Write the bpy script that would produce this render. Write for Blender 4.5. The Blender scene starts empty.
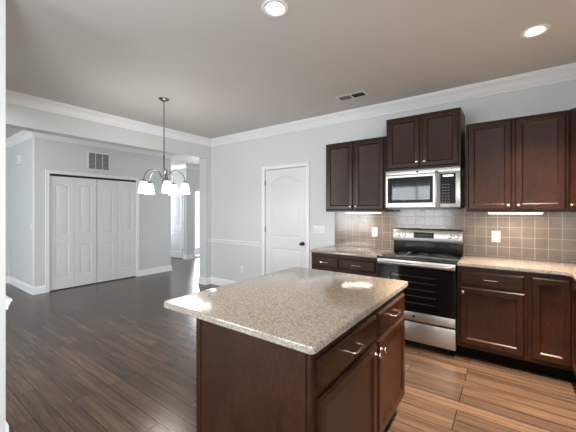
import bpy, bmesh, math
from mathutils import Vector, Matrix
R = math.radians
sc = bpy.context.scene
col = sc.collection

# ------------------------------------------------------------------ camera, world, lights, exposure
F_PX, YAW, CAM_H, Y_HOR = 306.3, 35.88, 1.40, 211.1
cd = bpy.data.cameras.new('camera'); cam = bpy.data.objects.new('camera', cd); col.objects.link(cam)
cd.sensor_width = 36; cd.sensor_fit = 'HORIZONTAL'; cd.lens = F_PX / 576 * 36
cd.shift_y = -(216 - Y_HOR) / 576; cd.clip_start = .02
cam.location = (0, 0, CAM_H); cam.rotation_euler = (R(90), 0, R(YAW)); sc.camera = cam
sc.view_settings.view_transform = 'Standard'; sc.view_settings.look = 'None'
sc.view_settings.gamma = 1; sc.view_settings.use_curve_mapping = False
sc.view_settings.exposure = 0.25
sc.cycles.sample_clamp_indirect = 6
w = bpy.data.worlds.new('sky'); sc.world = w; w.use_nodes = True
w.node_tree.nodes['Background'].inputs[0].default_value = (.75, .87, 1, 1)
w.node_tree.nodes['Background'].inputs[1].default_value = 1.5

def area(name, loc, rot, sx, sy, power, color):
    l = bpy.data.lights.new(name, 'AREA'); l.shape = 'RECTANGLE'; l.size = sx; l.size_y = sy
    l.energy = power; l.color = color
    o = bpy.data.objects.new(name, l); col.objects.link(o); o.location = loc; o.rotation_euler = rot
    return o
def spot(name, loc, power, color, size=150, blend=.6, rad=.06):
    l = bpy.data.lights.new(name, 'SPOT'); l.energy = power; l.color = color; l.spot_size = R(size)
    l.spot_blend = blend; l.shadow_soft_size = rad
    o = bpy.data.objects.new(name, l); col.objects.link(o); o.location = loc
    return o
DAY = (.91, .96, 1.0); WARM = (1.0, .79, .56)
# daylight outside the windows of the room behind the camera, and the glazed hall door, plus added side and corridor fills
area('daylight_west', (-2.4, -3.45, 1.40), (R(90), 0, 0), 1.7, 1.6, 80, DAY)
area('daylight_far', (-4.72, -3.45, 1.45), (R(90), 0, 0), 1.95, 1.7, 125, DAY)
area('fill_side', (1.30, -1.6, 1.50), (R(90), 0, R(90)), 1.8, 1.4, 230, DAY)  # added fill towards the header and closet, through a made-up window
area('daylight_hall', (-7.80, 6.14, 1.05), (R(90), 0, R(-90)), .8, 1.9, 90, DAY)
area('fill_corridor', (-9.72, 4.85, 1.45), (R(90), 0, R(-90)), .8, 1.4, 60, DAY)  # added fill for the hall door wall, its window is unseen

# ------------------------------------------------------------------ key dimensions (metres)
YW = 3.933          # kitchen wall
XR = 1.035          # right wall
ZC = 2.767          # ceiling
XH, XHB = -4.675, -4.87   # cased header wall, dining face and hall face
YN = .498           # dining face of the short near wall
XN = -2.46          # end of the short near wall
XCL = -6.462        # closet wall
YCL0, YCL1 = 1.665, 4.228
XF = -7.90          # foyer wall
YD = 5.46           # wall with the hall door
XG = -7.585          # wall with the glazed hall door
YB = -3.2           # wall behind the camera
YF = 3.318          # base cabinet faces
YU = 3.602          # upper cabinet faces
ZT = .914; ZS = .882     # worktop top / underside
RX0, RX1 = -1.173, -.409  # range

# ------------------------------------------------------------------ materials
MATS = {}
def mat(name, color=(.8,.8,.8), rough=.5, metal=0.0, coat=0.0, emit=None, estr=0.0, spec=.5):
    m = bpy.data.materials.new(name); m.use_nodes = True
    b = m.node_tree.nodes['Principled BSDF']
    b.inputs['Base Color'].default_value = (*color, 1); b.inputs['Roughness'].default_value = rough
    b.inputs['Metallic'].default_value = metal; b.inputs['Coat Weight'].default_value = coat
    b.inputs['Coat Roughness'].default_value = .12
    b.inputs['Specular IOR Level'].default_value = spec
    if emit: b.inputs['Emission Color'].default_value = (*emit, 1); b.inputs['Emission Strength'].default_value = estr
    MATS[name] = m
    return m, m.node_tree, b
def nd(nt, t, **kw):
    n = nt.nodes.new(t)
    for k, v in kw.items():
        if k.startswith('i_'): n.inputs[k[2:].replace('_', ' ')].default_value = v
        else: setattr(n, k, v)
    return n
def coords(nt, scale=(1,1,1), rot=(0,0,0), loc=(0,0,0)):
    tc = nd(nt, 'ShaderNodeTexCoord'); mp = nd(nt, 'ShaderNodeMapping')
    mp.inputs['Scale'].default_value = scale; mp.inputs['Rotation'].default_value = rot; mp.inputs['Location'].default_value = loc
    nt.links.new(tc.outputs['Object'], mp.inputs[0]); return mp.outputs[0]
def ramp(nt, fac, stops):
    r = nd(nt, 'ShaderNodeValToRGB'); e = r.color_ramp.elements
    while len(e) < len(stops): e.new(.5)
    for x, (p, c) in zip(e, stops): x.position = p; x.color = (*c, 1)
    nt.links.new(fac, r.inputs[0]); return r.outputs[0]
def noise(nt, vec, scale, detail=3, rough=.5, dist=0):
    n = nd(nt, 'ShaderNodeTexNoise'); n.inputs['Scale'].default_value = scale; n.inputs['Detail'].default_value = detail
    n.inputs['Roughness'].default_value = rough; n.inputs['Distortion'].default_value = dist
    nt.links.new(vec, n.inputs['Vector']); return n.outputs['Fac']
def bump(nt, b, h, strength, dist=.002):
    n = nd(nt, 'ShaderNodeBump'); n.inputs['Strength'].default_value = strength; n.inputs['Distance'].default_value = dist
    nt.links.new(h, n.inputs['Height']); nt.links.new(n.outputs[0], b.inputs['Normal'])
def mixc(nt, fac, a, bb, mode='MIX'):
    n = nd(nt, 'ShaderNodeMix', data_type='RGBA', blend_type=mode)
    if isinstance(fac, (int, float)): n.inputs[0].default_value = fac
    else: nt.links.new(fac, n.inputs[0])
    for s, v in ((n.inputs[6], a), (n.inputs[7], bb)):
        if isinstance(v, tuple): s.default_value = (*v, 1)
        else: nt.links.new(v, s)
    return n.outputs[2]

def paint(name, c, rough, bs=.04):
    m, nt, b = mat(name, c, rough)
    v = coords(nt); bump(nt, b, noise(nt, v, 160, 3), bs, .001)
paint('wall_paint', (.64, .66, .65), .55)
paint('ceiling_paint', (.62, .60, .575), .8)
paint('white_trim', (.84, .84, .84), .32, .01)
paint('door_white', (.76, .76, .765), .32, .01)

def wood(name, axis, dark, light, rough, coat):
    m, nt, b = mat(name, light, rough, coat=coat, spec=.32)
    s = [38, 38, 38]; s[axis] = 2.2
    g = noise(nt, coords(nt, tuple(s)), 1.0, 3, .5, .3)
    c = ramp(nt, g, [(.10, dark), (.85, light)])
    blot = noise(nt, coords(nt, (5, 5, 5)), 1.0, 3)
    c = mixc(nt, ramp(nt, blot, [(.35, (0,0,0)), (.7, (.6,.6,.6))]), c, tuple(1.55*x for x in light))
    fl = noise(nt, coords(nt, (70, 70, 30) if axis == 2 else (30, 70, 70)), 1.0, 3, .6)
    c = mixc(nt, 1.0, c, ramp(nt, fl, [(.34, (.62,.60,.58)), (.62, (1.12,1.12,1.12))]), 'MULTIPLY')
    nt.links.new(c, b.inputs['Base Color'])
wood('cherry_wood', 2, (.0150, .0048, .0022), (.0370, .0122, .0052), .30, .0)
wood('cherry_rail', 0, (.0150, .0048, .0022), (.0370, .0122, .0052), .30, .0)
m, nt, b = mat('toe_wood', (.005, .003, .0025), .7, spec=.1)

# granite
m, nt, b = mat('granite', (.6, .52, .44), .14, coat=.25)
v = coords(nt)
vo = nd(nt, 'ShaderNodeTexVoronoi'); vo.inputs['Scale'].default_value = 210; nt.links.new(v, vo.inputs['Vector'])
sp = nd(nt, 'ShaderNodeSeparateColor'); nt.links.new(vo.outputs['Color'], sp.inputs[0])
c1 = ramp(nt, sp.outputs[0], [(0, (.14,.112,.094)), (.14, (.29,.252,.220)), (.55, (.350,.313,.278)), (.85, (.43,.40,.37))])
c2 = ramp(nt, noise(nt, v, 60, 5, .7), [(.35, (.78,.74,.70)), (.65, (1.06,1.04,1.0))])
nt.links.new(mixc(nt, 1.0, c1, c2, 'MULTIPLY'), b.inputs['Base Color'])

# tile backsplash: 10 cm tan glazed tiles with lighter grout (wall in XZ; bricks use XY so rotate)
def tile(name, rot):
    m, nt, b = mat(name, (.4,.3,.22), .16, coat=.3)
    tc = nd(nt, 'ShaderNodeTexCoord'); sx = nd(nt, 'ShaderNodeSeparateXYZ'); cx = nd(nt, 'ShaderNodeCombineXYZ')
    nt.links.new(tc.outputs['Object'], sx.inputs[0])
    nt.links.new(sx.outputs[rot], cx.inputs[0]); nt.links.new(sx.outputs[2], cx.inputs[1])
    br = nd(nt, 'ShaderNodeTexBrick', offset=0.0, offset_frequency=1)
    br.inputs['Color1'].default_value = (.215, .165, .130, 1); br.inputs['Color2'].default_value = (.185, .140, .108, 1)
    br.inputs['Mortar'].default_value = (.42, .37, .32, 1); br.inputs['Scale'].default_value = 1
    br.inputs['Mortar Size'].default_value = .0022; br.inputs['Mortar Smooth'].default_value = .15
    br.inputs['Brick Width'].default_value = .1025; br.inputs['Row Height'].default_value = .1025
    nt.links.new(cx.outputs[0], br.inputs['Vector'])
    cl = noise(nt, coords(nt), 9, 4)
    c = mixc(nt, 1.0, br.outputs['Color'], ramp(nt, cl, [(.3, (.88,.88,.88)), (.7, (1.1,1.1,1.1))]), 'MULTIPLY')
    nt.links.new(c, b.inputs['Base Color'])
    inv = nd(nt, 'ShaderNodeMath', operation='MULTIPLY_ADD'); inv.inputs[1].default_value = .5; inv.inputs[2].default_value = .14
    nt.links.new(br.outputs['Fac'], inv.inputs[0]); nt.links.new(inv.outputs[0], b.inputs['Roughness'])
    im = nd(nt, 'ShaderNodeMath', operation='SUBTRACT'); im.inputs[0].default_value = 1
    nt.links.new(br.outputs['Fac'], im.inputs[1]); bump(nt, b, im.outputs[0], .5, .0015)
tile('tile_back', 0); tile('tile_side', 1)

# hardwood planks running along X
m, nt, b = mat('hardwood', (.13,.08,.055), .26, coat=.0, spec=.42)
v = coords(nt, loc=(.3, .04, 0))
br = nd(nt, 'ShaderNodeTexBrick', offset=.37, offset_frequency=3, squash=1.0)
br.inputs['Color1'].default_value = (0,0,0,1); br.inputs['Color2'].default_value = (1,1,1,1); br.inputs['Mortar'].default_value = (.5,.5,.5,1)
br.inputs['Scale'].default_value = 1; br.inputs['Mortar Size'].default_value = .0030; br.inputs['Mortar Smooth'].default_value = .2
br.inputs['Brick Width'].default_value = 1.15; br.inputs['Row Height'].default_value = .118
nt.links.new(v, br.inputs['Vector'])
# per-plank offset of the grain
sp = nd(nt, 'ShaderNodeSeparateColor'); nt.links.new(br.outputs['Color'], sp.inputs[0])
cb = nd(nt, 'ShaderNodeCombineXYZ'); ml = nd(nt, 'ShaderNodeMath', operation='MULTIPLY'); ml.inputs[1].default_value = 37
nt.links.new(sp.outputs[0], ml.inputs[0]); nt.links.new(ml.outputs[0], cb.inputs[2]); nt.links.new(ml.outputs[0], cb.inputs[0])
va = nd(nt, 'ShaderNodeVectorMath', operation='ADD'); nt.links.new(v, va.inputs[0]); nt.links.new(cb.outputs[0], va.inputs[1])
mp = nd(nt, 'ShaderNodeMapping'); mp.inputs['Scale'].default_value = (.8, 16, 1); nt.links.new(va.outputs[0], mp.inputs[0])
base = nd(nt, 'ShaderNodeTexNoise'); base.inputs['Scale'].default_value = 1.1; base.inputs['Detail'].default_value = 2; nt.links.new(mp.outputs[0], base.inputs['Vector'])
wv = nd(nt, 'ShaderNodeMath', operation='MULTIPLY'); wv.inputs[1].default_value = 22; nt.links.new(base.outputs['Fac'], wv.inputs[0])
sn = nd(nt, 'ShaderNodeMath', operation='SINE'); nt.links.new(wv.outputs[0], sn.inputs[0])
mp2 = nd(nt, 'ShaderNodeMapping'); mp2.inputs['Scale'].default_value = (4, 95, 1); nt.links.new(va.outputs[0], mp2.inputs[0])
fine = noise(nt, mp2.outputs[0], 1.0, 4, .6)
c = ramp(nt, sp.outputs[0], [(0, (.066,.043,.032)), (.5, (.090,.058,.042)), (1, (.120,.077,.055))])
mr = nd(nt, 'ShaderNodeMapRange'); mr.inputs['From Min'].default_value = -1; nt.links.new(sn.outputs[0], mr.inputs[0])
gc = ramp(nt, mr.outputs[0], [(.0, (.74,.73,.72)), (.5, (1.0,1.0,1.0)), (1, (1.12,1.12,1.12))])
c = mixc(nt, 1.0, c, gc, 'MULTIPLY')
c = mixc(nt, 1.0, c, ramp(nt, fine, [(.3, (.76,.755,.75)), (.7, (1.18,1.18,1.18))]), 'MULTIPLY')
c = mixc(nt, br.outputs['Fac'], c, (.010,.006,.005))
nt.links.new(c, b.inputs['Base Color'])
rr = ramp(nt, mr.outputs[0], [(0, (.25,.25,.25)), (1, (.22,.22,.22))]); nt.links.new(rr, b.inputs['Roughness'])
mx = nd(nt, 'ShaderNodeMath', operation='MULTIPLY_ADD'); mx.inputs[1].default_value = -6; mx.inputs[2].default_value = 6; nt.links.new(br.outputs['Fac'], mx.inputs[0])
bump(nt, b, mx.outputs[0], .12, .001)

# brushed stainless
def steel(name, axis, c=(.52,.495,.47), rough=.34):
    m, nt, b = mat(name, c, rough, 1.0)
    s = [700, 700, 700]; s[axis] = 6
    g = noise(nt, coords(nt, tuple(s)), 1.0, 3)
    nt.links.new(ramp(nt, g, [(.3, (rough-.05,)*3), (.7, (rough+.07,)*3)]), b.inputs['Roughness'])
    bump(nt, b, g, .006, .0002)
steel('stainless', 0); steel('nickel', 2, (.72,.67,.60), .22); steel('stainless_upright', 2)
steel('fixture_nickel', 2, (.24,.23,.22), .28)
steel('knob_bronze', 2, (.05,.045,.04), .3)
mat('black_glass', (.006,.006,.007), .06, coat=.5)
mat('black_panel', (.008,.008,.009), .25, spec=.12)
mat('black_enamel', (.010,.010,.011), .22)
mat('burner_ring', (.045,.045,.048), .25)
mat('cavity', (.012,.011,.010), .6)
mat('rack_wire', (.62,.60,.57), .4)
mat('panel_ink', (.32,.32,.32), .5)
mat('display_glow', (.02,.02,.02), .3, emit=(.9,1,.95), estr=1.6)
mat('white_plastic', (.80,.79,.77), .35)
mat('socket_grey', (.10,.10,.10), .5)
mat('plate_grey', (.62,.62,.60), .4)
mat('vent_white', (.72,.71,.69), .45)
mat('vent_dark', (.035,.033,.030), .8)
mat('vent_slat', (.50,.49,.48), .5)
mat('grille_bed', (.12,.12,.12), .8)
mat('vent_grey', (.16,.155,.15), .6)
mat('black_iron', (.012,.012,.012), .4)
mat('lamp_lens', (.9,.9,.9), .5, emit=(1,.93,.84), estr=9)
mat('strip_lens', (.9,.9,.9), .5, emit=(1,.86,.70), estr=10)
mat('frosted_shade', (.95,.95,.95), .35, emit=(1,.97,.93), estr=3.2)
mat('can_white', (.85,.84,.82), .4)
# window panes: clear glass that lets the daylight straight through
m = bpy.data.materials.new('clear_pane'); m.use_nodes = True; nt = m.node_tree; nt.nodes.clear(); MATS['clear_pane'] = m
o_ = nd(nt, 'ShaderNodeOutputMaterial'); mxs = nd(nt, 'ShaderNodeMixShader'); mxs.inputs[0].default_value = .06
tr = nd(nt, 'ShaderNodeBsdfTransparent'); gl = nd(nt, 'ShaderNodeBsdfGlossy'); gl.inputs['Roughness'].default_value = .02
nt.links.new(tr.outputs[0], mxs.inputs[1]); nt.links.new(gl.outputs[0], mxs.inputs[2]); nt.links.new(mxs.outputs[0], o_.inputs[0])
# tinted oven glass
m = bpy.data.materials.new('tinted_pane'); m.use_nodes = True; nt = m.node_tree; nt.nodes.clear(); MATS['tinted_pane'] = m
o_ = nd(nt, 'ShaderNodeOutputMaterial'); mxs = nd(nt, 'ShaderNodeMixShader')
fr = nd(nt, 'ShaderNodeFresnel'); fr.inputs[0].default_value = 1.6
tr = nd(nt, 'ShaderNodeBsdfTransparent'); tr.inputs[0].default_value = (.72,.70,.68,1); gl = nd(nt, 'ShaderNodeBsdfGlossy'); gl.inputs['Roughness'].default_value = .05
nt.links.new(fr.outputs[0], mxs.inputs[0])
nt.links.new(tr.outputs[0], mxs.inputs[1]); nt.links.new(gl.outputs[0], mxs.inputs[2]); nt.links.new(mxs.outputs[0], o_.inputs[0])

# ------------------------------------------------------------------ mesh helpers
class MB:
    def __init__(s): s.bm = bmesh.new()
    def box(s, x0, x1, y0, y1, z0, z1, bev=0.0, seg=2):
        r = bmesh.ops.create_cube(s.bm, size=1)
        vs = r['verts']
        for v in vs:
            v.co = Vector(((x0+x1)/2 + v.co.x*(x1-x0), (y0+y1)/2 + v.co.y*(y1-y0), (z0+z1)/2 + v.co.z*(z1-z0)))
        if bev:
            es = list({e for v in vs for e in v.link_edges})
            bmesh.ops.bevel(s.bm, geom=es, offset=bev, segments=seg, profile=.5, affect='EDGES')
        return s
    def loft(s, loops, cap0=True, cap1=True, close=True):
        rows = [[s.bm.verts.new(p) for p in L] for L in loops]
        n = len(rows[0])
        for a, b_ in zip(rows, rows[1:]):
            for i in range(n if close else n-1):
                j = (i+1) % n
                try: s.bm.faces.new((a[i], a[j], b_[j], b_[i]))
                except ValueError: pass
        if cap0: s.bm.faces.new(rows[0][::-1])
        if cap1: s.bm.faces.new(rows[-1])
        return rows
    def tube(s, pts, r, n=10, caps=True):
        pts = [Vector(p) for p in pts]; rs = r if isinstance(r, (list, tuple)) else [r]*len(pts)
        loops = []; ref = None
        for i, p in enumerate(pts):
            t = (pts[min(i+1, len(pts)-1)] - pts[max(i-1, 0)]).normalized()
            if ref is None:
                ref = Vector((0,0,1)) if abs(t.z) < .9 else Vector((1,0,0))
            u = (ref - t*ref.dot(t)).normalized(); ref = u; v_ = t.cross(u)
            loops.append([p + (u*math.cos(2*math.pi*k/n) + v_*math.sin(2*math.pi*k/n))*rs[i] for k in range(n)])
        s.loft(loops, caps, caps); return s
    def torus(s, c, Rr, r, axis=(0,0,1), n=20, k=8, sx=1.0):
        ax = Vector(axis).normalized(); u = ax.orthogonal().normalized(); v_ = ax.cross(u); c = Vector(c)
        rows = []
        for i in range(n):
            a = 2*math.pi*i/n; d = u*math.cos(a)*sx + v_*math.sin(a); dd = (u*math.cos(a) + v_*math.sin(a))
            rows.append([s.bm.verts.new(c + d*Rr + dd*r*math.cos(2*math.pi*j/k) + ax*r*math.sin(2*math.pi*j/k)) for j in range(k)])
        for i in range(n):
            for j in range(k):
                s.bm.faces.new((rows[i][j], rows[(i+1)%n][j], rows[(i+1)%n][(j+1)%k], rows[i][(j+1)%k]))
        return s
    def lathe(s, prof, c, axis='z', n=24, cap0=True, cap1=True):
        c = Vector(c); loops = []
        for r, h in prof:
            L = []
            for k in range(n):
                a = 2*math.pi*k/n; x, y = r*math.cos(a), r*math.sin(a)
                L.append(c + (Vector((x, y, h)) if axis == 'z' else Vector((x, -h, y)) if axis == '-y' else Vector((h, x, y))))
            loops.append(L)
        s.loft(loops, cap0, cap1); return s
    def sweep(s, path, prof, f=lambda x, y, h: (x, y, h), close=False):
        # path: 2-D points, the room on the LEFT of travel; prof: (distance from wall, height)
        P = [Vector(p) for p in path]; n = len(P); loops = []
        def nrm(a, b_): d = (b_-a).normalized(); return Vector((-d.y, d.x))
        for i, p in enumerate(P):
            ns = []
            if i > 0: ns.append(nrm(P[i-1], p))
            if i < n-1: ns.append(nrm(p, P[i+1]))
            if len(ns) == 2: mm = (ns[0]+ns[1]); mm = mm / mm.dot(ns[0])
            else: mm = ns[0]
            loops.append([f(p.x + mm.x*d, p.y + mm.y*d, h) for d, h in prof])
        s.loft(loops); return s
    def fill(s, outer, holes):
        es = []
        rings = []
        for L in [outer]+holes:
            vs = [s.bm.verts.new(p) for p in L]; rings.append(vs)
            for i in range(len(vs)): es.append(s.bm.edges.new((vs[i], vs[(i+1) % len(vs)])))
        bmesh.ops.triangle_fill(s.bm, use_beauty=True, use_dissolve=False, edges=es)
        return rings
    def build(s, name, material, parent=None, smooth=30, loc=None):
        bmesh.ops.remove_doubles(s.bm, verts=s.bm.verts, dist=1e-6)
        bmesh.ops.recalc_face_normals(s.bm, faces=s.bm.faces)
        me = bpy.data.meshes.new(name); s.bm.to_mesh(me); s.bm.free()
        me.materials.append(MATS[material])
        if smooth:
            for p in me.polygons: p.use_smooth = True
            me.set_sharp_from_angle(angle=R(smooth))
        o = bpy.data.objects.new(name, me); col.objects.link(o)
        if parent: o.parent = parent
        if loc: o.location = loc
        return o
def tag(o, label, cat, group=None):
    o['label'] = label; o['category'] = cat
    if group: o['group'] = group
    return o
def thing(name, label, cat, loc, rotz=0, group=None):
    o = bpy.data.objects.new(name, None); col.objects.link(o); o.empty_display_size = .1
    o.location = loc; o.rotation_euler = (0, 0, rotz); return tag(o, label, cat, group)
def struct(o, label=None):
    o['kind'] = 'structure'
    if label: o['label'] = label
    return o
def sroot(name, loc=(0,0,0), rotz=0):
    o = bpy.data.objects.new(name, None); col.objects.link(o); o.location = loc; o.rotation_euler = (0,0,rotz)
    o['kind'] = 'structure'; return o

def rect(x0, x1, z0, z1, y): return [Vector((x0,y,z0)), Vector((x1,y,z0)), Vector((x1,y,z1)), Vector((x0,y,z1))]
def rings(mb, x0, x1, z0, z1, prof):      # concentric rectangles (inset, y); front faces -Y
    mb.loft([rect(x0+i, x1-i, z0+i, z1-i, y) for i, y in prof])
T = .019
DOOR_PROF = [(0,0), (0,-T+.009), (.009,-T+.001), (.011,-T), (.050,-T), (.053,-T+.002), (.062,-T+.0105), (.068,-T+.0115)]
DRAWER_PROF = [(0,0), (0,-T+.010), (.011,-T+.0015), (.014,-T), (.020,-T)]

# ------------------------------------------------------------------ the setting
struct(MB().box(-9.6, XR+.13, YB-.12, 8.2, -.12, 0).build('floor', 'hardwood', smooth=0))
struct(MB().box(-9.6, XR+.13, YB-.12, 8.2, ZC, ZC+.12).build('ceiling', 'ceiling_paint', smooth=0))
def wall(name, boxes):
    mb = MB()
    for b_ in boxes: mb.box(*b_)
    return struct(mb.build(name, 'wall_paint', smooth=0))
PX0, PX1, PZ = -3.320, -2.503, 2.085         # pantry door opening
wall('wall_kitchen', [(XHB, PX0, YW, YW+.13, 0, ZC), (PX1, XR+.13, YW, YW+.13, 0, ZC), (PX0, PX1, YW, YW+.13, PZ, ZC), (PX0, PX1, YW+.06, YW+.13, 0, PZ)])
wall('wall_right', [(XR, XR+.13, YB, -2.5, 0, ZC), (XR, XR+.13, -.7, YW, 0, ZC), (XR, XR+.13, -2.5, -.7, 0, .8), (XR, XR+.13, -2.5, -.7, 2.2, ZC)])
wall('wall_header', [(XHB, XH, YN, 3.805, 2.40, ZC), (XHB, XH, 3.805, YW, 0, ZC)])
NP = XN-.30
wall('wall_near', [(NP, XN, YN-.14, YN, 0, 2.40), (XHB, XHB+.45, YN-.14, YN, 0, 2.40), (XHB, XN, YN-.14, YN, 2.40, ZC)])  # unseen opening, shaped so daylight reaches the left wall cabinet
BY0, BY1, BZ = 1.880, 3.400, 2.055               # closet opening
wall('wall_closet', [(XCL-.12, XCL, YCL0, BY0, 0, ZC), (XCL-.12, XCL, BY1, YCL1, 0, ZC), (XCL-.12, XCL, BY0, BY1, BZ, ZC), (-9.5, XCL-.12, YCL0, YCL1, 0, ZC)])
wall('wall_foyer', [(-9.5, XF, YB, YCL0, 0, ZC)])
wall('wall_corridor', [(-9.6, -9.5, YCL1, 4.45, 0, ZC), (-9.6, -9.5, 5.25, 5.8, 0, ZC), (-9.6, -9.5, 4.45, 5.25, 0, .75), (-9.6, -9.5, 4.45, 5.25, 2.15, ZC)])
HX0, HX1, HZ = -8.56, -7.735, 2.05             # hall door opening
wall('wall_hall', [(-9.5, HX0, YD, YD+.1, 0, ZC), (HX1, XG, YD, YD+.1, 0, ZC), (HX0, HX1, YD, YD+.1, HZ, ZC), (-9.5, XG-.1, YD+.3, YD+.4, 0, ZC)])
GY0, GY1, GZ = 5.73, 6.55, 2.05                # glazed opening
wall('wall_glazed', [(XG-.1, XG, YD+.1, GY0, 0, ZC), (XG-.1, XG, GY1, 8, 0, ZC), (XG-.1, XG, GY0, GY1, GZ, ZC)])
wall('wall_passage', [(XHB, XHB+.14, YW+.13, 8, 0, ZC), (XG-.1, XHB+.14, 8, 8.1, 0, ZC)])
WZ0, WZ1 = .60, 2.30
WX = [(-5.70, -3.75), (-3.25, -1.55)]
bw = []; x = XF
for a, b_ in WX:
    bw += [(x, a, YB-.12, YB, 0, ZC), (a, b_, YB-.12, YB, 0, WZ0), (a, b_, YB-.12, YB, WZ1, ZC)]; x = b_
bw.append((x, XR, YB-.12, YB, 0, ZC)); wall('wall_back', bw)
for i, (a, b_) in enumerate(WX):
    r = sroot('window_%d' % (i+1), ((a+b_)/2, YB, WZ0)); h = (b_-a)/2; H = WZ1-WZ0
    mb = MB()
    for q in ((-h,-h+.05,0,H), (h-.05,h,0,H), (-h,h,0,.05), (-h,h,H-.05,H), (-.025,.025,.05,H-.05), (-h+.05,h-.05,H/2-.02,H/2+.02)):
        mb.box(q[0], q[1], -.09, -.03, q[2], q[3])
    mb.build('window_frame', 'white_trim', r)
    MB().box(-h+.05, h-.05, -.062, -.058, .05, H-.05).build('pane', 'clear_pane', r)
r = sroot('window_3', (XG, (GY0+GY1)/2, 0)); mb = MB(); h = (GY1-GY0)/2
for q in ((-h,-h+.06,0,GZ), (h-.06,h,0,GZ), (-h,h,GZ-.06,GZ), (-h,h,0,.06)): mb.box(-.08, -.03, q[0], q[1], q[2], q[3])
mb.build('window_frame', 'white_trim', r)
MB().box(-.058, -.054, -h+.06, h-.06, .06, GZ-.06).build('pane', 'clear_pane', r)

def xwindow(name, x, y0, y1, z0, z1, d):
    r = sroot(name, (x, (y0+y1)/2, z0)); h = (y1-y0)/2; H = z1-z0; mb = MB(); a, b_ = sorted((d*.03, d*.09))
    for q in ((-h,-h+.05,0,H), (h-.05,h,0,H), (-h,h,0,.05), (-h,h,H-.05,H), (-h+.05,h-.05,H/2-.02,H/2+.02)): mb.box(a, b_, q[0], q[1], q[2], q[3])
    mb.build('window_frame', 'white_trim', r)
    MB().box(d*.06-.002, d*.06+.002, -h+.05, h-.05, .05, H-.05).build('pane', 'clear_pane', r)
xwindow('window_4', XR, -2.5, -.7, .8, 2.2, 1); xwindow('window_5', -9.5, 4.45, 5.25, .75, 2.15, -1)  # both unseen, added to let the fill light in

# crown moulding, baseboards, chair rail
CR = [(0, ZC-.125), (.012, ZC-.125), (.014, ZC-.108), (.024, ZC-.098), (.034, ZC-.075), (.058, ZC-.045), (.082, ZC-.030), (.088, ZC-.016), (.100, ZC-.014), (.100, ZC), (0, ZC)]
def trim(name, path, prof): return struct(MB().sweep(path, prof).build(name, 'white_trim', smooth=22))
trim('trim_1', [(XR, YB), (XR, YW), (XH, YW), (XH, YN)], CR)
trim('trim_2', [(-9.5, YCL1), (XCL, YCL1), (XCL, YCL0), (XF, YCL0), (XF, YB)], CR)
trim('trim_3', [(XG, 8), (XG, YD), (-9.5, YD)], CR)
BB = [(0, 0), (.026, 0), (.026, .016), (.016, .020), (.015, .098), (.011, .112), (.005, .124), (0, .130)]
CHR = [(0, .805), (.012, .805), (.012, .822), (.018, .830), (.022, .845), (.030, .852), (.030, .864), (.022, .868), (0, .868)]
def base(name, path): return trim(name, path, BB)
base('baseboard_kitchen', [(PX0-.062, YW), (XH, YW), (XH, 3.805), (XHB, 3.805), (XHB, YW+.13)])
base('baseboard_pantry', [(-2.02, YW), (PX1+.062, YW)])
base('baseboard_closet', [(XCL, BY0-.062), (XCL, YCL0), (XF, YCL0), (XF, YB)])
base('baseboard_corridor', [(-9.5, YCL1), (XCL, YCL1), (XCL, BY1+.062)])
base('baseboard_near', [(NP, YN), (XN, YN)])
base('baseboard_hall', [(XG, GY0), (XG, YD), (HX1+.062, YD)])
trim('trim_4', [(PX0-.062, YW), (XH, YW), (XH, 3.835)], CHR)
trim('trim_5', [(NP, YN), (XN, YN)], CHR)

struct(MB().box(XCL-.05, XCL+.005, YCL0-.005, YCL0+.012, .13, ZC-.125, .003, 2).build('trim_6', 'white_trim'))
CAS = [(0, 0), (0, .011), (.006, .016), (.020, .017), (.044, .013), (.054, .018), (.060, .014), (.060, 0)]
def casing(name_parent, x0, x1, z1):
    # front of wall faces local -Y at y=0; U-shaped, profile runs outward from the opening
    mb = MB(); mb.sweep([(x0, 0), (x0, z1), (x1, z1), (x1, 0)], CAS, f=lambda x, y, h: (x, -h, y))
    return mb.build('casing', 'white_trim', name_parent, 22)
def arch(x0, x1, z0, z1, rise, y, n=10):
    L = [Vector((x0, y, z0)), Vector((x1, y, z0)), Vector((x1, y, z1-rise))]
    if rise > 0:
        for k in range(1, n):
            t = k/n; L.append(Vector((x1+(x0-x1)*t, y, z1-rise+rise*math.sin(math.pi*t))))
    L.append(Vector((x0, y, z1-rise))); return L
def panel_door(name, x0, x1, z0, z1, panels, material, parent, y=0, t=.035, d=.014):
    mb = MB(); holes = []
    for (a, b_, c, e, rise) in panels: holes.append(arch(a, b_, c, e, rise, y))
    mb.fill(rect(x0, x1, z0, z1, y), holes)
    mb.loft([rect(x0, x1, z0, z1, y), rect(x0, x1, z0, z1, y+t)], cap0=False)
    for (a, b_, c, e, rise) in panels:
        seq = [(0, 0), (.003, d*.7), (.008, d), (.018, d), (.036, .003), (.042, .002)]
        mb.loft([arch(a+i, b_-i, c+i, e-i, max(rise-i*.0, 0) if rise else 0, y+dd) for i, dd in seq], cap0=False)
    return mb.build(name, material, parent, 25)
def rotknob(parent, c, material, name='door_knob'):
    MB().lathe([(.030,0),(.030,.006),(.012,.010),(.010,.030),(.020,.038),(.027,.050),(.026,.062),(.016,.070),(.0,.072)], c, '-y', 20, cap1=False).build(name, material, parent)

# pantry door
d = sroot('door_1', ((PX0+PX1)/2, YW, 0)); h = (PX1-PX0)/2
casing(d, -h, h, PZ)
lf = panel_door('door_leaf', -h+.004, h-.004, .012, PZ-.006, [(-h+.115, h-.115, .20, .80, 0), (-h+.115, h-.115, .98, PZ-.13, .10)], 'door_white', d, y=.010)
rotknob(d, (h-.065, .010, .90), 'knob_bronze')
for z in (.22, 1.05, 1.82): MB().tube([(-h+.002, .001, z), (-h+.002, .001, z+.09)], .007, 8).build('hinge', 'black_iron', d)
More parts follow.
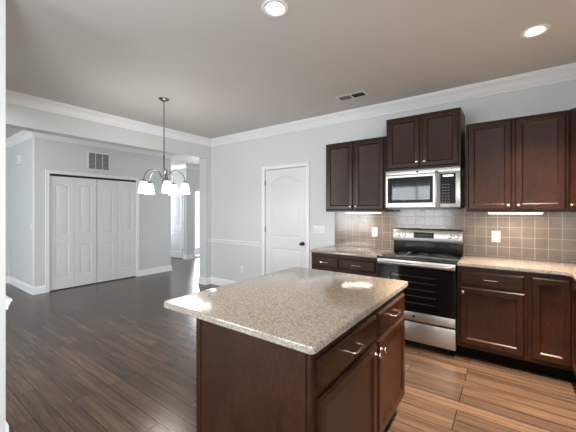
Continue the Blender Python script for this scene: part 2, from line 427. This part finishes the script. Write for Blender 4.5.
# bifold closet doors (facing +X)
d = sroot('door_2', (XCL, (BY0+BY1)/2, 0), R(90)); h = (BY1-BY0)/2
casing(d, -h, h, BZ)
MB().box(-h, h, .02, .06, BZ-.035, BZ).build('track', 'black_iron', d)
lw = 2*h/4
for k in range(4):
    x0 = -h+k*lw+.002; x1 = x0+lw-.004
    x1 -= .006*(k == 1)
    panel_door('folding_leaf', x0, x1, .015, BZ-.040, [(x0+.085, x1-.085, .22, .80, 0), (x0+.085, x1-.085, .98, BZ-.16, .035)], 'door_white', d, y=.018, t=.03)
for x_ in (-h+lw+.05, h-lw-.05):
    MB().lathe([(.008,0),(.008,.012),(.016,.020),(.017,.028),(.010,.034),(0,.035)], (x_, .018, .92), '-y', 16, cap1=False).build('door_knob', 'white_trim', d)
# hall door, a crack open
d = sroot('door_3', ((HX0+HX1)/2, YD, 0)); h = (HX1-HX0)/2
casing(d, -h, h, HZ)
lf = panel_door('door_leaf', -2*h+.030, -.018, .012, HZ-.008, [(-2*h+.14, -.13, .20, .80, 0), (-2*h+.14, -.13, .98, HZ-.13, .09)], 'door_white', d, y=0)
lf.location = (h-.030, -.002, 0); lf.rotation_euler = (0, 0, R(4))
for z in (.22, 1.02, 1.80): MB().tube([(h-.010, -.004, z), (h-.010, -.004, z+.09)], .010, 8).build('hinge', 'black_iron', d)

# tile backsplash on the kitchen wall and the right wall
struct(MB().box(-2.017, XR-.008, YW-.008, YW, ZT, 1.46).build('wall_backsplash', 'tile_back', smooth=0))
struct(MB().box(XR-.008, XR, 1.6, YW-.008, ZT, 1.46).build('wall_backsplash_right', 'tile_side', smooth=0))

# ------------------------------------------------------------------ worktops
def outline(pts, rads, n=6):
    out = []; N = len(pts)
    for i, p in enumerate(pts):
        p = Vector(p); a = Vector(pts[i-1]); b_ = Vector(pts[(i+1) % N]); r = rads[i]
        if r <= 0: out.append(p); continue
        u = (a-p).normalized(); v_ = (b_-p).normalized()
        s0, s1 = p+u*r, p+v_*r; c = p+u*r+v_*r
        a0 = math.atan2(s0.y-c.y, s0.x-c.x); a1 = math.atan2(s1.y-c.y, s1.x-c.x)
        da = (a1-a0+math.pi) % (2*math.pi) - math.pi
        for k in range(n+1): t = a0+da*k/n; out.append(Vector((c.x+r*math.cos(t), c.y+r*math.sin(t))))
    return out
def inset(L, d):
    n = len(L); out = []
    for i in range(n):
        a, p, b_ = L[i-1], L[i], L[(i+1) % n]
        d1 = (p-a).normalized(); d2 = (b_-p).normalized()
        n1 = Vector((-d1.y, d1.x)); n2 = Vector((-d2.y, d2.x)); mm = n1+n2; mm = mm/mm.dot(n1)
        out.append(p+mm*d)
    return out
def slab(name, label, pts, rads, z0=ZS, z1=ZT):
    L = outline(pts, rads)               # counter-clockwise
    cx = sum(p.x for p in L)/len(L); cy = sum(p.y for p in L)/len(L)
    loops = []
    for i, z in ((.004, z0), (0, z0+.004), (0, z1-.007), (.002, z1-.002), (.007, z1)):
        loops.append([Vector((p.x-cx, p.y-cy, z-z0)) for p in inset(L, i)])
    o = MB(); o.loft(loops); ob = o.build(name, 'granite', None, 35, (cx, cy, z0))
    return tag(ob, label, 'countertop')
slab('countertop', 'speckled beige granite slab with a seating overhang on top of the kitchen island', [(-1.522,.937), (-.567,.937), (-.567,2.214), (-1.522,2.214)], [.035,.02,.02,.05])
slab('countertop', 'short pale granite worktop left of the stainless range', [(-2.055,3.293), (RX0-.004,3.293), (RX0-.004,YW-.008), (-2.055,YW-.008)], [.012,0,0,0])
slab('countertop', 'L-shaped pale granite worktop right of the range, under the outlet', [(RX1+.004,3.293), (.395,3.293), (.395,1.6), (XR-.008,1.6), (XR-.008,YW-.008), (RX1+.004,YW-.008)], [0,.06,.01,0,0,0])

# ------------------------------------------------------------------ cabinets
def knob(parent, x, z):
    MB().lathe([(.009,0),(.007,.004),(.006,.014),(.012,.019),(.0155,.024),(.014,.030),(.008,.0335),(0,.034)], (x, -T, z), '-y', 16, cap1=False).build('knob', 'nickel', parent)
def handle(parent, x, z, L=.105, out=.030):
    h = L/2; r = .0048; y = -T; p = []
    p += [(x-h, y, z), (x-h, y-out+.010, z), (x-h+.003, y-out+.003, z), (x-h+.010, y-out, z)]
    p += [(x+h-.010, y-out, z), (x+h-.003, y-out+.003, z), (x+h, y-out+.010, z), (x+h, y, z)]
    MB().tube(p, r, 8).build('handle', 'nickel', parent)
def cdoor(parent, x0, x1, z0, z1, kx=None, kz=None):
    mb = MB(); rings(mb, x0, x1, z0, z1, DOOR_PROF); o = mb.build('door', 'cherry_wood', parent, 20)
    if kx is not None: knob(o, kx, kz)
    return o
def cdrawer(parent, x0, x1, z0, z1, hnd=True):
    mb = MB(); rings(mb, x0, x1, z0, z1, DRAWER_PROF); o = mb.build('drawer', 'cherry_rail', parent, 20)
    if hnd: handle(o, (x0+x1)/2, (z0+z1)/2)
    return o
TOE = .118; DZ0, DZ1 = .712, .842
def carcass(root, x0, x1, depth, z1=ZS, toe=TOE, back=0):
    MB().box(x0, x1, 0, depth, toe, z1, .0015, 1).build('body', 'cherry_wood', root)
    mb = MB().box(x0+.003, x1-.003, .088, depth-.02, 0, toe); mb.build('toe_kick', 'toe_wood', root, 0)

# island: faces +X, local x runs along +Y
IW = 1.225
t = thing('island_cabinet', 'dark cherry kitchen island base with two drawers over two doors', 'cabinet', (-.594, .966, 0), R(90))
carcass(t, 0, IW, .64)
M_ = .664; g = .030
cdrawer(t, g+.006, M_-.012, DZ0, DZ1); cdrawer(t, M_+.012, IW-g-.006, DZ0, DZ1)
cdoor(t, g+.006, M_-.012, .155, DZ0-.022, M_-.040, .640); cdoor(t, M_+.012, IW-g-.006, .155, DZ0-.022, M_+.040, .640)
MB().box(-.006, 0, .02, .64, TOE-.0, ZS-.002).build('end_panel', 'cherry_wood', t)
MB().box(-.010, -.006, .622, .642, 0, ZS-.002).build('corner_strip', 'cherry_wood', t)
MB().box(-.010, IW, .640, .654, 0, ZS-.002).build('back_panel', 'cherry_wood', t)
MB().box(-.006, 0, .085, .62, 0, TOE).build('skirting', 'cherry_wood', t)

# base cabinets on the kitchen wall
LX0, LX1 = -2.032, RX0-.006
t = thing('base_cabinet', 'dark wood base cabinet with two drawers left of the range', 'cabinet', (LX0, YF, 0))
w_ = LX1-LX0; carcass(t, 0, w_, .60); m2 = w_*.46
cdrawer(t, .022, m2-.014, DZ0, DZ1); cdrawer(t, m2+.014, w_-.022, DZ0, DZ1)
cdoor(t, .022, m2-.014, .155, DZ0-.022, m2-.04, .64); cdoor(t, m2+.014, w_-.022, .155, DZ0-.022, m2+.04, .64)
BX = .126
t = thing('base_cabinet', 'dark cherry base cabinet with one drawer and one door beside the range', 'cabinet', (RX1+.005, YF, 0))
w_ = BX-RX1-.006; carcass(t, 0, w_, .60)
cdrawer(t, .022, w_-.020, DZ0, DZ1); cdoor(t, .022, w_-.020, .155, DZ0-.022, .050, .645)
t = thing('corner_base_cabinet', 'dark cherry corner base cabinet with one full-height door and no drawer', 'cabinet', (BX, YF, 0))
w_ = XR-.01-BX; carcass(t, 0, w_, .60)
cdoor(t, .026, .415-BX-.012, .155, DZ1)
t = thing('base_cabinet', 'dark cherry base cabinet turning the corner along the right wall, cut by the frame edge', 'cabinet', (.415, YF-.002, 0), R(-90))
w_ = 1.60; carcass(t, 0, w_, .60)
cdoor(t, .022, .30, .155, DZ1); cdrawer(t, .33, .94, DZ0, DZ1); cdrawer(t, .97, w_-.022, DZ0, DZ1)
cdoor(t, .33, .94, .155, DZ0-.022, .90, .64); cdoor(t, .97, w_-.022, .155, DZ0-.022, 1.01, .64)

# upper cabinets
def upper(name, label, x0, x1, z0, z1, YU=YU, split=.5):
    t = thing(name, label, 'cabinet', (x0, YU, z0)); w_ = x1-x0; H = z1-z0
    MB().box(0, w_, 0, YW-YU-.001, .012, H, .0015, 1).build('body', 'cherry_wood', t)
    mb = MB(); mb.box(0, w_, 0, .02, 0, .012); mb.build('light_rail', 'cherry_rail', t)
    m2 = w_*split
    kz = .062 if H > .7 else .078
    cdoor(t, .018, m2-.012, .022, H-.018, m2-.038, kz); cdoor(t, m2+.012, w_-.018, .022, H-.018, m2+.038, kz)
    return t
UZ0, UZ1 = 1.392, 2.284
upper('wall_cabinet', 'dark two-door wall cabinet hung left of the microwave', -1.982, RX0-.010, UZ0, UZ1)
upper('wall_cabinet', 'small raised two-door wall cabinet mounted directly above the microwave', -1.163, -.403, 1.860, 2.462, 3.566)
upper('wall_cabinet', 'reddish two-door wall cabinet hung right of the microwave', -.361, .419, UZ0, UZ1)
# diagonal corner wall cabinet
t = thing('corner_wall_cabinet', 'dark diagonal corner wall cabinet at the right edge, next to the wide two-door one', 'cabinet', (.421, YU, UZ0))
mb = MB(); pl = [(0,0), (.280,-.280), (XR-.002-.421,-.280), (XR-.002-.421,YW-YU-.001), (0,YW-YU-.001)]
mb.loft([[Vector((x, y, z)) for x, y in pl] for z in (0, UZ1-UZ0)]); mb.build('body', 'cherry_wood', t, 0)
dr = cdoor(t, .022, .374, .022, UZ1-UZ0-.018, .055, .062); dr.rotation_euler = (0, 0, R(-45))

# ------------------------------------------------------------------ range
t = thing('range', 'stainless electric range with black glass cooktop between the base cabinets', 'stove', ((RX0+RX1)/2, 3.285, 0)); h = (RX1-RX0)/2-.002
MB().box(-h, h, .03, .63, .06, .895, .002, 1).build('body', 'black_enamel', t)
for x_ in (-h+.05, h-.05):
    for y_ in (.09, .57): MB().lathe([(.018,0),(.018,.01),(.010,.012),(.010,.062)], (x_, y_, 0), 'z', 12).build('foot', 'black_enamel', t)
ct = MB().box(-h, h, -.012, .585, .895, .918, .004, 2).build('cooktop', 'black_glass', t)
for (x_, y_, r_) in ((-.19,.14,.105), (.19,.14,.085), (-.19,.41,.08), (.19,.41,.105), (0,.44,.05)):
    MB().torus((x_, y_, .9182), r_, .0012, n=32, k=6).torus((x_, y_, .9182), r_*.62, .0008, n=28, k=6).build('burner', 'burner_ring', ct)
MB().box(-h-.001, h+.001, -.020, -.010, .893, .916, .003, 2).build('front_edge', 'black_enamel', t)
# backguard
hb = h-.008
bg = MB().box(-hb, hb, .555, .625, .918, 1.185, .006, 2).build('backguard', 'black_enamel', t)
mb = MB(); cpz = [(.548,1.038), (.540,1.050), (.552,1.176), (.566,1.190), (.620,1.190), (.620,1.038)]
mb.loft([[Vector((x_, y_, z_)) for y_, z_ in cpz] for x_ in (-hb-.002, hb+.002)]); cp = mb.build('control_panel', 'stainless', bg, 40)
def on_panel(z): return .540+(z-1.050)*(.012/.126)
for x_ in (-hb+.055, -hb+.125, hb-.125, hb-.055):
    c = (x_, on_panel(1.115), 1.115)
    k = MB().lathe([(.026,0),(.026,.004),(.021,.006),(.020,.022),(.017,.026),(0,.0265)], c, '-y', 22, cap1=False).build('knob', 'nickel', bg)
mb = MB(); zz = (1.083, 1.150); mb.box(-.135, .085, on_panel(zz[0])-.004, on_panel(zz[1])+.004, zz[0], zz[1], .002, 1); mb.build('display', 'black_panel', bg)
for i in range(7):
    for j in range(2): MB().box(-.120+i*.028, -.104+i*.028, on_panel(1.10)-.0062, on_panel(1.10)-.003, 1.092+j*.026, 1.097+j*.026).build('button', 'panel_ink', bg, 0)
MB().box(-.030, .028, on_panel(1.12)-.0066, on_panel(1.12)-.003, 1.132, 1.146).build('clock', 'display_glow', bg, 0)
# oven door
od = MB()
od.loft([rect(-h+.003, h-.003, .375, .893, y_) for y_ in (.028, -.012)], cap1=False)
wn = (-.235, .215, .415, .765)
od.fill(rect(-h+.003, h-.003, .375, .893, -.012), [rect(wn[0], wn[1], wn[2], wn[3], -.012)])
od.loft([rect(wn[0], wn[1], wn[2], wn[3], y_) for y_ in (-.012, .026)], cap0=False, cap1=False)
od = od.build('oven_door', 'black_glass', t, 0)
MB().box(wn[0], wn[1], -.008, -.005, wn[2], wn[3]).build('window', 'tinted_pane', od, 0)
MB().box(-h+.003, h-.003, -.017, -.011, .835, .893, .003, 2).build('top_band', 'stainless', od)
lb = MB().box(-h+.003, h-.003, -.017, .028, .288, .374, .004, 2).build('lower_band', 'stainless', od)
MB().lathe([(.015,0),(.015,.0015),(.012,.002),(0,.002)], (0, -.017, .331), '-y', 20, cap1=False).build('badge', 'black_enamel', od)
MB().torus((0, -.019, .331), .0135, .0012, (0,1,0), 20, 6).build('badge_ring', 'nickel', od)
hd = MB(); hz = .862
hd.tube([(-h+.03, -.016, hz), (-h+.03, -.050, hz), (-h+.036, -.060, hz), (-h+.05, -.064, hz), (h-.05, -.064, hz), (h-.036, -.060, hz), (h-.03, -.050, hz), (h-.03, -.016, hz)], .013, 14)
hd.build('handle', 'stainless', od, 40)
for k, z in enumerate((.46, .53, .60, .67, .73)):
    mb = MB(); mb.tube([(-.225, .029-.014, z), (.205, .029-.014, z)], .0035, 8)
    mb.build('rack', 'rack_wire', t)
MB().box(wn[0]+.001, wn[1]-.001, .0225, .0295, wn[2], wn[3]).build('cavity', 'cavity', t, 0)
MB().box(-h+.003, h-.003, -.014, .028, .075, .272, .005, 2).build('drawer', 'stainless', t)

# ------------------------------------------------------------------ microwave
MZ0, MZ1, MY = 1.428, 1.858, 3.53
t = thing('microwave', 'stainless over-the-range microwave with black window and keypad', 'microwave', (-.783, MY, MZ0)); h = .379; H = MZ1-MZ0-.002
MB().box(-h, h, .025, YW-MY-.01, .0, H, .002, 1).build('body', 'black_enamel', t)
MB().box(-h, h, .004, .030, H-.050, H, .003, 2).build('top_trim', 'stainless', t)
xs = -h+.745*2*h
dm = MB(); W1 = (-h+.025, -h+.665*2*h, .062, H-.080)
dm.loft([rect(-h, xs, .012, H-.052, y_) for y_ in (.026, .004)], cap1=False)
dm.loft([rect(-h, xs, .012, H-.052, .004), rect(-h+.004, xs-.004, .016, H-.056, 0)], cap0=False, cap1=False)
dm.fill(rect(-h+.004, xs-.004, .016, H-.056, 0), [rect(*W1, 0)])
dm.loft([rect(*W1, 0), rect(*W1, .012)], cap0=False, cap1=False)
dm = dm.build('door', 'stainless', t, 20)
MB().box(W1[0], W1[1], .003, .012, W1[2], W1[3]).build('window_frame', 'black_panel', dm, 0)
MB().box(W1[0]+.05, W1[1]-.03, .001, .003, W1[2]+.035, W1[3]-.045).build('window', 'tinted_pane', dm, 0)
hx = -h+.715*2*h
MB().tube([(hx, .002, .022), (hx, -.022, .024), (hx, -.032, .036), (hx, -.036, .08), (hx, -.036, H-.10), (hx, -.032, H-.055), (hx, -.022, H-.043), (hx, .002, H-.041)], .011, 14).build('handle', 'stainless_upright', dm, 40)
MB().lathe([(.014,0),(.014,.0015),(0,.0018)], (-.03, .004, H-.026), '-y', 20, cap1=False).build('badge', 'black_enamel', t)
MB().torus((-.03, .002, H-.026), .0125, .0012, (0,1,0), 20, 6).build('badge_ring', 'nickel', t)
cpx0, cpx1 = xs+.004, h-.042
MB().box(xs+.001, h, .004, .028, .012, H-.052, .003, 2).build('control_frame', 'stainless', t)
cp = MB().box(cpx0+.004, cpx1, .001, .006, .050, H-.066, .002, 1).build('control_panel', 'black_panel', t)
MB().box(cpx0+.030, cpx1-.020, .0000, .0012, H-.098, H-.080).build('display', 'display_glow', cp, 0)
for i in range(3):
    for j in range(7):
        x_ = cpx0+.028+i*.027; z_ = .068+j*.030
        MB().box(x_-.006, x_+.006, .0000, .0014, z_-.003, z_+.003).build('button', 'panel_ink', cp, 0)
MB().box(-h+.02, h-.02, .030, YW-MY-.04, -.010, 0).build('vent_base', 'black_enamel', t)

# ------------------------------------------------------------------ under-cabinet lights
def strip(label, xc, y, L, power):
    t = thing('under_cabinet_light', label, 'light', (xc, y, UZ0-.012)); h = L/2
    MB().box(-h, h, 0, .06, .0, .022, .002, 1).build('housing', 'white_plastic', t)
    MB().box(-h+.008, h-.008, .001, .056, -.006, .0, .002, 1).build('lens', 'strip_lens', t)
    a = area('strip_lamp', (xc, y+.03, UZ0-.022), (0, 0, 0), L-.03, .04, power, (1, .90, .78)); return t
strip('slim lit strip light fixed under the dark left wall cabinet', -1.488, 3.625, .46, 2.2)
strip('slim lit strip light fixed under the right two-door wall cabinet', .037, 3.625, .43, 3.5)

# ------------------------------------------------------------------ recessed lights, vents
def downlight(label, x, y, power, cone=120):
    t = thing('recessed_light', label, 'light', (x, y, ZC-.004), 0, 'recessed ceiling lights')
    MB().lathe([(.066,.004),(.070,-.002),(.084,-.003),(.090,.000),(.091,.0035),(.066,.0038)], (0,0,0), 'z', 36, False, False).build('trim_ring', 'can_white', t)
    MB().lathe([(.068,.0015),(.060,.0025),(.056,.0035)], (0,0,0), 'z', 36, False, False).build('baffle', 'can_white', t)
    MB().lathe([(.066,.0034),(.040,.0014),(0,.0008)], (0,0,0), 'z', 36, True, False).build('lens', 'lamp_lens', t)
    spot('can_lamp', (x, y, ZC-.03), power, WARM, cone, .7); return t
downlight('glowing round recessed ceiling light over the kitchen island', -1.279, 1.619, 32)
downlight('glowing round recessed ceiling light near the right-hand corner cabinets', .157, 2.982, 300, 84)

downlight('unseen round ceiling light added to brighten the aisle between the island and the right-hand worktop', .25, 2.22, 980, 62)  # added lamp out of view, lifts the aisle floor brightness
downlight('unseen round recessed ceiling light added for the glow on the open floor just left of the island', -1.70, 1.03, 45, 110)  # out of view, added for the soft glow on this floor
t = thing('ceiling_vent', 'white rectangular ceiling vent with two dark louvred halves near the kitchen crown moulding', 'vent', (-1.516, 3.385, ZC))
MB().box(-.19, .19, -.082, .082, -.006, 0, .003, 1).build('frame', 'vent_white', t)
for s in (-1, 1):
    lo = MB().box(s*.083-.070, s*.083+.070, -.050, .050, -.0075, -.006).build('louvre_bed', 'vent_dark', t, 0)
    for k in range(5):
        y_ = -.040+k*.020
        mb = MB(); mb.loft([[Vector((x_, y_-.006, -.0072)), Vector((x_, y_+.004, -.0125)), Vector((x_, y_+.0055, -.0115)), Vector((x_, y_-.0045, -.0066))] for x_ in (s*.083-.070, s*.083+.070)])
        mb.build('slat', 'vent_dark' if s > 0 else 'vent_grey', lo, 0)  # louvre shade put into the slat colour, one half lighter for its tilt
t = thing('ceiling_vent', 'small ceiling vent in the far hallway beyond the chandelier', 'vent', (-7.26, 5.06, ZC))
MB().box(-.10, .10, -.16, .16, -.006, 0, .003, 1).build('frame', 'vent_white', t)
MB().box(-.07, .07, -.13, .13, -.009, -.006).build('grille', 'vent_slat', t, 0)

t = thing('return_air_grille', 'white three-column return air grille on the wall above the bifold closet doors', 'vent', (XCL, 2.665, 2.175), R(90))
MB().box(-.205, .205, -.010, 0, 0, .365, .003, 1).build('frame', 'vent_white', t)
for k in range(3):
    x0 = -.175+k*.121; lo = MB().box(x0, x0+.108, -.012, -.010, .035, .330).build('louvre_bed', 'grille_bed', t, 0)
    for j in range(12):
        z_ = .043+j*.024
        mb = MB(); mb.loft([[Vector((x_, -.0115, z_)), Vector((x_, -.0165, z_-.008)), Vector((x_, -.0155, z_-.010)), Vector((x_, -.0105, z_-.002))] for x_ in (x0, x0+.108)])
        mb.build('slat', 'vent_slat', lo, 0)

# ------------------------------------------------------------------ chandelier
CX, CY = -3.414, 2.14
t = thing('chandelier', 'five-arm nickel chandelier with white bell shades hanging over the dining area', 'chandelier', (CX, CY, ZC))
MB().lathe([(.062,0),(.062,-.006),(.050,-.018),(.026,-.028),(.010,-.034),(.008,-.045),(0,-.046)], (0,0,0), 'z', 28, True, False).build('canopy', 'fixture_nickel', t)
mb = MB(); z = -.052; k = 0
while z > -.70:
    mb.torus((0, 0, z), .0115, .0027, (1,0,0) if k % 2 else (0,1,0), 12, 6, 1.0); z -= .0185; k += 1
mb.build('chain', 'fixture_nickel', t)
MB().lathe([(.004,-.69),(.009,-.70),(.009,-.98),(.016,-.985),(.022,-1.0),(.030,-1.02),(.028,-1.05),(.016,-1.075),(.012,-1.09),(.016,-1.10),(.008,-1.12),(0,-1.122)], (0,0,0), 'z', 20, True, False).build('stem', 'fixture_nickel', t)
for i in range(5):
    a = R(48+72*i); dx, dy = math.cos(a), math.sin(a)
    P = []
    for q in range(17):
        u = q/16; ang = math.pi*(1-u)
        r_ = .133+.109*math.cos(ang); z_ = -1.01+.138*math.sin(ang)
        P.append((dx*r_, dy*r_, z_))
    P.append((dx*.243, dy*.243, -1.013))
    ar = MB().tube(P, .0065, 8).build('arm', 'fixture_nickel', t, 60)
    c = (dx*.243, dy*.243, 0)
    MB().lathe([(.010,-.998),(.026,-1.004),(.030,-1.013),(.030,-1.024),(.020,-1.026)], c, 'z', 18).build('shade_cap', 'fixture_nickel', ar)
    MB().lathe([(.022,-1.018),(.032,-1.024),(.040,-1.045),(.050,-1.085),(.0585,-1.130),(.0615,-1.156),(.058,-1.156),(.046,-1.085),(.028,-1.030)], c, 'z', 24, False, False).build('shade', 'frosted_shade', ar, 60)
l = bpy.data.lights.new('chandelier_lamp', 'POINT'); l.energy = 22; l.color = (1,.93,.84); l.shadow_soft_size = .2
o = bpy.data.objects.new('chandelier_lamp', l); col.objects.link(o); o.location = (CX, CY, 1.52)

# ------------------------------------------------------------------ wall plates
def outlet(label, x, y, z, group=None):
    t = thing('wall_outlet', label, 'outlet', (x, y, z))
    MB().box(-.038, .038, -.006, 0, -.060, .060, .003, 2).build('plate', 'white_plastic', t)
    for s in (-1, 1):
        q = MB().box(-.017, .017, -.009, -.006, s*.024-.015, s*.024+.015, .002, 1).build('socket', 'white_plastic', t)
        mb = MB()
        for x_ in (-.007, .007): mb.box(x_-.0016, x_+.0016, -.0094, -.009, s*.024-.003, s*.024+.007)
        mb.build('slot', 'socket_grey', q, 0)
    return t
outlet('white wall outlet on tan tile above the right-hand worktop', -.117, YW-.008, 1.13)
outlet('white wall outlet on tan tile under the left wall cabinet', -1.433, YW-.008, 1.124)
outlet('white wall outlet low on the grey wall under the chair rail', -3.854, YW, .36)
t = thing('light_switch', 'wide four-gang white switch plate between the pantry door and the tile', 'switch', (-2.281, YW, 1.13))
MB().box(-.104, .104, -.006, 0, -.058, .058, .003, 2).build('plate', 'white_plastic', t)
for k in range(4):
    x_ = -.069+k*.046
    mb = MB(); mb.loft([rect(x_-.006, x_+.006, -.012, .012, -.006), rect(x_-.005, x_+.005, .000, .010, -.016)]); mb.build('toggle', 'white_plastic', t, 0)
t = thing('light_switch', 'single white light switch on the side wall near the closet corner', 'switch', (-6.599, YCL0, 1.13))
MB().box(-.036, .036, -.006, 0, -.058, .058, .003, 2).build('plate', 'white_plastic', t)
mb = MB(); mb.loft([rect(-.006, .006, -.012, .012, -.006), rect(-.005, .005, .0, .010, -.016)]); mb.build('toggle', 'white_plastic', t, 0)
t = thing('door_chime', 'small grey chime box high on the side wall left of the closet', 'chime', (-7.26, YCL0, 2.25))
MB().box(-.10, .10, -.045, 0, 0, .16, .006, 2).build('case', 'white_plastic', t)
MB().box(-.070, .070, -.049, -.044, .025, .135, .003, 1).build('cover', 'plate_grey', t)
